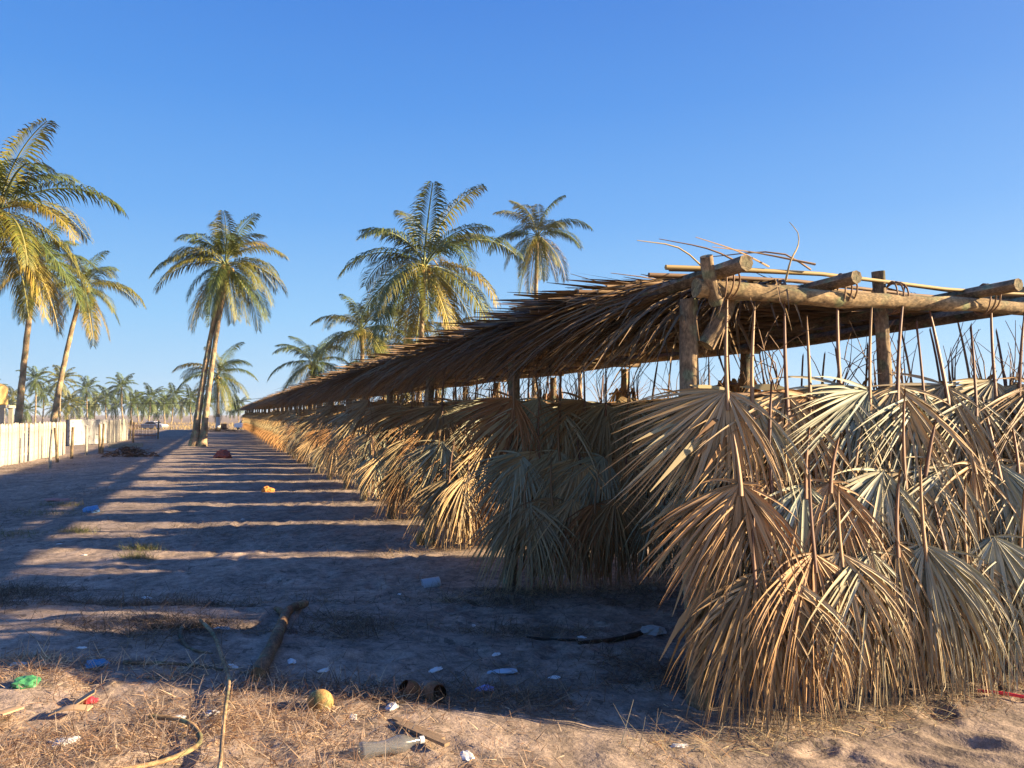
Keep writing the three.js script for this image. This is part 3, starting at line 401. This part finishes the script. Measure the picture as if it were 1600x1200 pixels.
// piles of dry debris
function pile(X, Z, w, h, n, seed, cols, label, cat) {
  const p = thing('debris_pile', label, cat, [X, gy(X, Z), -Z]), r = rng(seed);
  const q = cols.map((c, ci) => { const a = []; for (let i = 0; i < n / cols.length; i++) { const u = (r() + r() - 1) * w, v = (r() + r() - 1) * w * .45, y = h * Math.max(0, 1 - Math.hypot(u / w, v / w)) * r(), l = rr(r, .15, .55), t = r() * 6.28; a.push(logGeo([V(u, y, v), V(u + .5 * l * Math.cos(t), y + rr(r, -.02, .12), v + .5 * l * Math.sin(t)), V(u + l * Math.cos(t), Math.max(.01, y + rr(r, -.15, .12)), v + l * Math.sin(t))], rr(r, .008, .03), .006, { sides: 4, steps: 3, seed: i, cap: false })); } return mergeGeometries(a); });
  q.forEach((g, i) => stuff(mesh('sticks', g, std(lin(...cols[i])), p)));
}
pile(-14.5, 29.3, 1.1, .42, 160, 801, [[.12, .07, .04], [.2, .12, .07]], 'dark heap of dry sticks on the sand near the fence stakes', 'debris');
pile(-27.8, 73, 2.6, .5, 220, 802, [[.06, .045, .04], [.1, .08, .06]], 'long dark heap of debris past the leaning palm', 'debris');
function crumple(name, label, cat, X, Z, sx, sy, sz, color, seed, turn = 0, rough = .8) {
  const g = new THREE.IcosahedronGeometry(1, name === 'paper_scrap' ? 2 : 3), P = g.attributes.position; const r = rng(seed), o = r() * 50;
  for (let i = 0; i < P.count; i++) { const x = P.getX(i), y = P.getY(i), z = P.getZ(i), k = 1 + 1.0 * fbm(x * 1.7 + o, z * 1.7 + y * 2.1) + .5 * fbm(x * 5 + o, y * 5 + z * 3); P.setXYZ(i, x * k * sx, Math.max(y * k, -.25) * sy, z * k * sz); }
  g.computeVertexNormals(); const m = mesh(name, g, std(color, { roughness: rough, flatShading: true })); m.position.set(X, ground(X, Z) + sy * .22, -Z); m.rotation.y = turn; return tag(m, label, cat);
}
crumple('cloth_heap', 'dull red cloth heap lying on the striped shade', 'cloth', -10.6, 28.4, .3, .24, .22, lin(.26, .07, .05), 1);
crumple('plastic_bag', 'bright blue plastic bag at the end of a sunlit stripe', 'bag', -6.9, 12.75, .12, .09, .09, lin(.12, .27, .50), 2, 0, .35);
crumple('blue_scrap', 'crumpled blue plastic scrap in the shade beside the sunny litter', 'plastic', -2.22, 4.17, .055, .025, .035, lin(.06, .2, .38), 3, .6, .35);
crumple('pink_rag', 'faded pink rag on shaded sand near the grass tufts', 'rag', -8.4, 14.3, .2, .035, .12, lin(.42, .2, .17), 4);
crumple('dark_rag', 'dark navy rag on the shaded sand', 'rag', -2.39, 5.12, .11, .03, .06, lin(.02, .025, .04), 5);
crumple('orange_husk', 'orange fruit husk on a sunlit stripe', 'husk', -5.1, 16.1, .13, .09, .1, lin(.6, .22, .05), 6);
crumple('green_packet', 'green and white snack packet in the sunny litter edge', 'packet', -2.38, 3.83, .06, .035, .045, lin(.06, .24, .10), 7, .4, .3);
crumple('red_wrapper', 'small red wrapper in the sunny litter', 'wrapper', -2.02, 3.74, .035, .02, .025, lin(.5, .04, .06), 8, 0, .3);
crumple('knotted_plastic', 'grey plastic tangle beside the corner leaves', 'plastic', 1.02, 5.72, .10, .05, .06, lin(.36, .4, .4), 9, .3, .3);
crumple('clear_wrapper', 'pale blue clear wrapper on shaded litter', 'wrapper', -.07, 4.56, .09, .018, .035, lin(.42, .52, .62), 10, .2, .25);
crumple('violet_wrapper', 'violet tinted wrapper on shaded litter', 'wrapper', -.15, 4.22, .05, .022, .035, lin(.25, .26, .55), 11, .2, .25);
// white paper and plastic scraps
[[-2.6, 4.11], [-2.46, 6.12], [-1.86, 4.98], [-2.42, 4.39], [-1.53, 4.25], [-1.25, 4.43], [-1.05, 4.34], [-.44, 4.51], [-.28, 5.7], [.49, 5.45], [-1.54, 3.58], [-1.41, 3.66], [-.76, 3.73], [-.59, 3.85], [-5.6, 9.6], [-4.9, 8.9], [-3.1, 6.6], [-.1, 4.9], [-3.6, 5.4], [-1.9, 3.3], [-1.86, 3.28], [-.2, 3.4], [.25, 4.55], [-1.0, 6.9], [.8, 3.75], [-4.1, 11.8]].forEach(([X, Z], i) => { const s = rr(R0, .016, .04); crumple('paper_scrap', 'small white scrap of paper or plastic on the sand', 'litter', X, Z, s * 1.5, s * .35, s * .8, lin(.70, .70, .68), 40 + i, R0() * 6, .5).userData.group = 'white litter scraps'; });
// cardboard pieces
[[-2.03, 3.70, .11, .07, .5], [-2.25, 3.45, .15, .10, -.3], [-2.0, 3.55, .16, .07, .2], [-2.42, 3.55, .12, .08, 1.1]].forEach(([X, Z, a, b, t], i) => { const g = new THREE.BoxGeometry(a, .006, b, 6, 1, 4), P = g.attributes.position; for (let k = 0; k < P.count; k++) P.setY(k, P.getY(k) + .02 * Math.sin(P.getX(k) * 18 + i) + .15 * P.getZ(k)); g.computeVertexNormals(); const m = mesh('cardboard_piece', g, std(lin(.50, .33, .18))); m.position.set(X, ground(X, Z) + .035, -Z); m.rotation.set(.1, t, .15); tag(m, 'torn brown cardboard piece in the sunny litter', 'cardboard', 'cardboard in the litter'); });
// plastic cup
{ const X = -.75, Z = 7.33, g = new THREE.LatheGeometry([[0, 0], [.032, 0], [.034, .004], [.047, .118], [.050, .12], [.050, .124], [.046, .122], [.032, .008], [0, .006]].map(a => new THREE.Vector2(...a)), 28); const m = mesh('plastic_cup', g, new THREE.MeshPhysicalMaterial({ color: lin(.75, .78, .82), roughness: .3, transmission: .45, thickness: 0, side: THREE.DoubleSide })); m.scale.setScalar(1.35); m.position.set(X + .07, ground(X, Z) + .05, -Z); m.rotation.set(.1, .3, 1.75); tag(m, 'translucent plastic cup lying on its side on shaded sand', 'cup'); }
// log and branches
{
  const gl = (pts, lift) => pts.map(([X, Z]) => V(X, ground(X, Z, false) + lift, -Z));
  const l = thing('driftwood_log', 'short thick bare branch lying on the shaded sand', 'log', [0, 0, 0]); mesh('stem', logGeo(gl([[-1.33, 4.09], [-1.40, 4.6], [-1.52, 5.15], [-1.60, 5.6], [-1.58, 5.95]], .035), .040, .030, { seed: 5, steps: 20, bump: .14 }), std(lin(.52, .36, .25), { map: barkMap }), l); mesh('fork', logGeo(gl([[-1.56, 5.4], [-1.63, 5.52], [-1.70, 5.6]], .03), .026, .018, { seed: 6 }), std(lin(.40, .28, .2), { map: barkMap }), l);
  const st = (name, label, cat, pts, r0, r1, c, lift = .012) => tag(mesh(name, logGeo(gl(pts, lift), r0, r1, { sides: 6, steps: 26, seed: pts.length * 7, bump: .1 }), std(c, { map: barkMap })), label, cat);
  st('long_vine', 'long thin pale vine running from the shade into the sunny litter', 'vine', [[-2.0, 5.0], [-1.80, 4.7], [-1.6, 4.3], [-1.45, 4.0], [-1.32, 3.6], [-1.22, 3.3], [-1.13, 3.03], [-1.05, 2.7]], .0125, .008, lin(.75, .6, .44), .045);
  st('grey_branch', 'grey curved branch beside the top of the vine', 'branch', [[-2.12, 5.05], [-2.02, 4.75], [-1.85, 4.5], [-1.7, 4.42]], .016, .008, lin(.42, .36, .3));
  st('grey_branch', 'slim grey branch lying level at the shade edge', 'branch', [[-2.1, 4.22], [-1.8, 4.24], [-1.55, 4.18]], .012, .008, lin(.45, .38, .32));
  st('bent_strip', 'pale strip bent in a hook in the sunny litter', 'strip', [[-1.62, 3.5], [-1.46, 3.47], [-1.36, 3.38], [-1.30, 3.25], [-1.36, 3.1], [-1.5, 2.98]], .012, .010, lin(.75, .56, .36), .04);
  st('dark_stick', 'dark stick on the shaded sand next to the navy rag', 'stick', [[-2.3, 4.92], [-2.1, 4.96], [-1.95, 5.05]], .018, .012, lin(.05, .04, .035));
  st('brown_branch', 'brown palm stalk on shaded ground by the corner leaves', 'stalk', [[.45, 5.25], [.72, 5.45], [1.0, 5.75]], .014, .022, lin(.16, .09, .05));
  st('dark_stick', 'thin dark stick on the sand behind the palm stalk', 'stick', [[.1, 5.36], [.25, 5.33], [.45, 5.34]], .012, .008, lin(.05, .04, .04));
  const bd = thing('split_board', 'weathered split board beside the clear bottle', 'board', [-.42, ground(-.42, 3.56) + .02, -3.56], -.75); for (const z of [-.017, .017]) mesh('slat', new THREE.BoxGeometry(.34, .014, .03, 6, 1, 1).translate(z * 2, z * .2, z), std(lin(.42, .30, .2), { map: plankMap }), bd);
  const bo = thing('plastic_bottle', 'crushed clear plastic bottle lying in the sunny litter', 'bottle', [-.53, ground(-.53, 3.36) + .04, -3.36], .45); const bg = new THREE.LatheGeometry([[0, 0], [.036, .003], [.04, .02], [.037, .06], [.04, .09], [.037, .12], [.04, .17], [.036, .20], [.014, .245], [.013, .27], [0, .272]].map(a => new THREE.Vector2(...a)), 20); { const P = bg.attributes.position; for (let i = 0; i < P.count; i++) P.setX(i, P.getX(i) * (1 - .35 * Math.exp(-Math.pow((P.getY(i) - .1) / .05, 2)))); bg.computeVertexNormals(); } bg.rotateZ(-Math.PI / 2).translate(-.13, 0, 0);
  mesh('bottle_body', bg, new THREE.MeshPhysicalMaterial({ color: lin(.62, .63, .62), transmission: .85, thickness: 0, roughness: .12, side: THREE.DoubleSide }), bo); mesh('cap', new THREE.CylinderGeometry(.016, .016, .02, 14).rotateZ(Math.PI / 2).translate(.15, 0, 0), std(lin(.6, .6, .6)), bo);
  const rs = mesh('cord', logGeo(gl([[2.66, 4.46], [2.78, 4.42], [2.9, 4.36], [3.05, 4.38]], .03), .010, .008, { sides: 6, steps: 16, seed: 2 }), std(lin(.75, .03, .05), { roughness: .5 })); tag(rs, 'bright red cord on the sand in front of the leaf wall', 'cord');
}
// coconuts
function coconut(X, Z, s, c, label, open, turn = 0) {
  const p = thing('fallen_coconut', label, 'coconut', [X, ground(X, Z) + s * .6, -Z], turn), g = new THREE.SphereGeometry(s, 26, 18, 0, Math.PI * 2, open ? .75 : 0, Math.PI), P = g.attributes.position;
  for (let i = 0; i < P.count; i++) { const a = Math.atan2(P.getZ(i), P.getX(i)), k = 1 + .05 * Math.cos(3 * a) + .05 * fbm(P.getX(i) * 30 + X * 9, P.getZ(i) * 30 + P.getY(i) * 25); P.setXYZ(i, P.getX(i) * k, P.getY(i) * 1.08, P.getZ(i) * k); }
  g.computeVertexNormals(); const b = mesh('husk', g, std(c, { map: barkMap, roughness: .75 }), p); if (open) { const s2 = mesh('shell_lining', new THREE.SphereGeometry(s * .86, 20, 14, 0, Math.PI * 2, .8, Math.PI - .8), std(lin(.12, .05, .025)), p); s2.rotation.set(...open); b.rotation.set(...open); }
  else { p.rotation.set(.5, turn, 1.15); mesh('stem_cap', new THREE.SphereGeometry(s * .32, 10, 6).scale(1, .4, 1).translate(0, s * 1.0, 0), std(lin(.25, .15, .08)), p); }
}
coconut(-.93, 3.80, .058, lin(.80, .56, .25), 'yellow brown coconut at the edge of the sunny litter', null);
coconut(-.53, 4.04, .055, lin(.40, .19, .09), 'broken fibrous coconut husk beside an open one', [.5, 0, .8]);
coconut(-.40, 4.03, .060, lin(.46, .27, .16), 'hollow open coconut shell lying on its side on litter', [1.2, 0, -.7]);
coconut(-1.1, 9.72, .10, lin(.85, .45, .10), 'orange coconut at the foot of a sunlit partition', null);
// ---------- straw, litter and grass ----------
{
  const G = new Geo(), c = [1, 1, 1]; let pv = null; for (let k = 0; k <= 3; k++) { const t = k / 3, w = .5 * (1 - .7 * t), a = G.v(t, .18 * Math.sin(t * 2.6), -w * .02, c), b = G.v(t, .18 * Math.sin(t * 2.6), w * .02, c); if (pv) G.quad(pv[0], pv[1], b, a); pv = [a, b]; } const blade = G.build(); blade.deleteAttribute('color');
  const r = rng(5150), E = new THREE.Euler(), Q = new THREE.Quaternion(), M = new THREE.Matrix4();
  function scatter(name, label, N, pick, len, cols, mat, tilt = .16) {
    const im = new THREE.InstancedMesh(blade, mat, N); im.name = name; let i = 0, tries = 0;
    while (i < N && tries++ < N * 30) { const [X, Z, keep] = pick(); if (r() > keep) continue; const l = rr(r, ...len); E.set(rr(r, -1.2, 1.2), r() * 6.28, rr(r, -.06, tilt)); Q.setFromEuler(E); M.compose(V(X, ground(X, Z) + .004 + r() * .012, -Z), Q, V(l, l * rr(r, .1, .7), rr(r, .10, .24))); im.setMatrixAt(i, M); const k = rr(r, .6, 1.2), cc = cols[Math.floor(r() * cols.length)]; im.setColorAt(i, lin(cc[0] * k, cc[1] * k, cc[2] * k)); i++; }
    im.count = i; im.castShadow = im.receiveShadow = true; scene.add(im); tag(im, label, 'litter', null, 'stuff'); return im;
  }
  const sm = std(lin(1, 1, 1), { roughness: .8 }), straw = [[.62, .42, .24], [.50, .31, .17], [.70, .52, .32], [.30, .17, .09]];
  // straw heaped thick on the mound at the lower left, thinning to the right
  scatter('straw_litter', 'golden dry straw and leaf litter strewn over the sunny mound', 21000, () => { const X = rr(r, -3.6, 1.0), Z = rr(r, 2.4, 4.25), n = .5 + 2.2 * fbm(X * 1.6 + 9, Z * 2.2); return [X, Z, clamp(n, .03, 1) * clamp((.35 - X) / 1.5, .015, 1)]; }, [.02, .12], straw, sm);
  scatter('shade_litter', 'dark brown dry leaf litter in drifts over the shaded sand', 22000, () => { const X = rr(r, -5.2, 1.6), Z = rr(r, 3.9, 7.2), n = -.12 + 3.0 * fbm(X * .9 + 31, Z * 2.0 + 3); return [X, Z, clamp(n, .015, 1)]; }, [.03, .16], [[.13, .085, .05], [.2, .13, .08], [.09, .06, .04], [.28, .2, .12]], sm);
  scatter('path_litter', 'scattered dry bits along the striped sand', 9000, () => { const Z = rr(r, 7, 26), X = -Z * .36 + rr(r, -7, 3.5), n = -.1 + 2.4 * fbm(X * .7 + 3, Z * 1.1 + 30); return [X, Z, clamp(n, .03, 1)]; }, [.04, .2], [[.16, .10, .06], [.3, .2, .1], [.1, .07, .05]], sm);
  scatter('fallen_leaf_bits', 'broken leaf strips lying at the feet of the leaf walls', 4500, () => { const k = Math.floor(r() * r() * 8), x = rr(r, -.7, 3.5), z = wallZ(k) + .15 + Math.abs(r() + r() + r() - 1.5) * .28, p = rowPoint(x, z); return [p[0], -p[1], 1]; }, [.05, .22], [[.5, .36, .18], [.34, .2, .1], [.44, .36, .2]], sm);
  scatter('grass_tufts', 'small green grass tufts on the shaded sand by the fence', 2600, () => { const q = [[-7.4, 12.4, .9], [-6.7, 10.3, .7], [-5.95, 10.6, .3], [-15.4, 21.5, .8], [-7.9, 13.6, .5], [-4.2, 8.7, .25], [-4.4, 9.3, .3]][Math.floor(r() * 7)]; return [q[0] + (r() + r() - 1) * q[2], q[1] + (r() + r() - 1) * q[2] * .5, 1]; }, [.05, .13], [[.09, .12, .03], [.13, .14, .04], [.2, .17, .06]], sm, 1.2);
}
// overhead cable in the distance
{ const c = tag(mesh('overhead_cable', new THREE.TubeGeometry(new THREE.CatmullRomCurve3([V(-62, 3.0, -110), V(-36, 3.7, -106), V(-22, 6.0, -102), V(0, 11, -98)]), 30, .03, 4), std(lin(.04, .04, .04))), 'thin dark overhead cable sloping down behind the far roof end', 'cable'); }
console.log('done');
renderer.render(scene, camera);
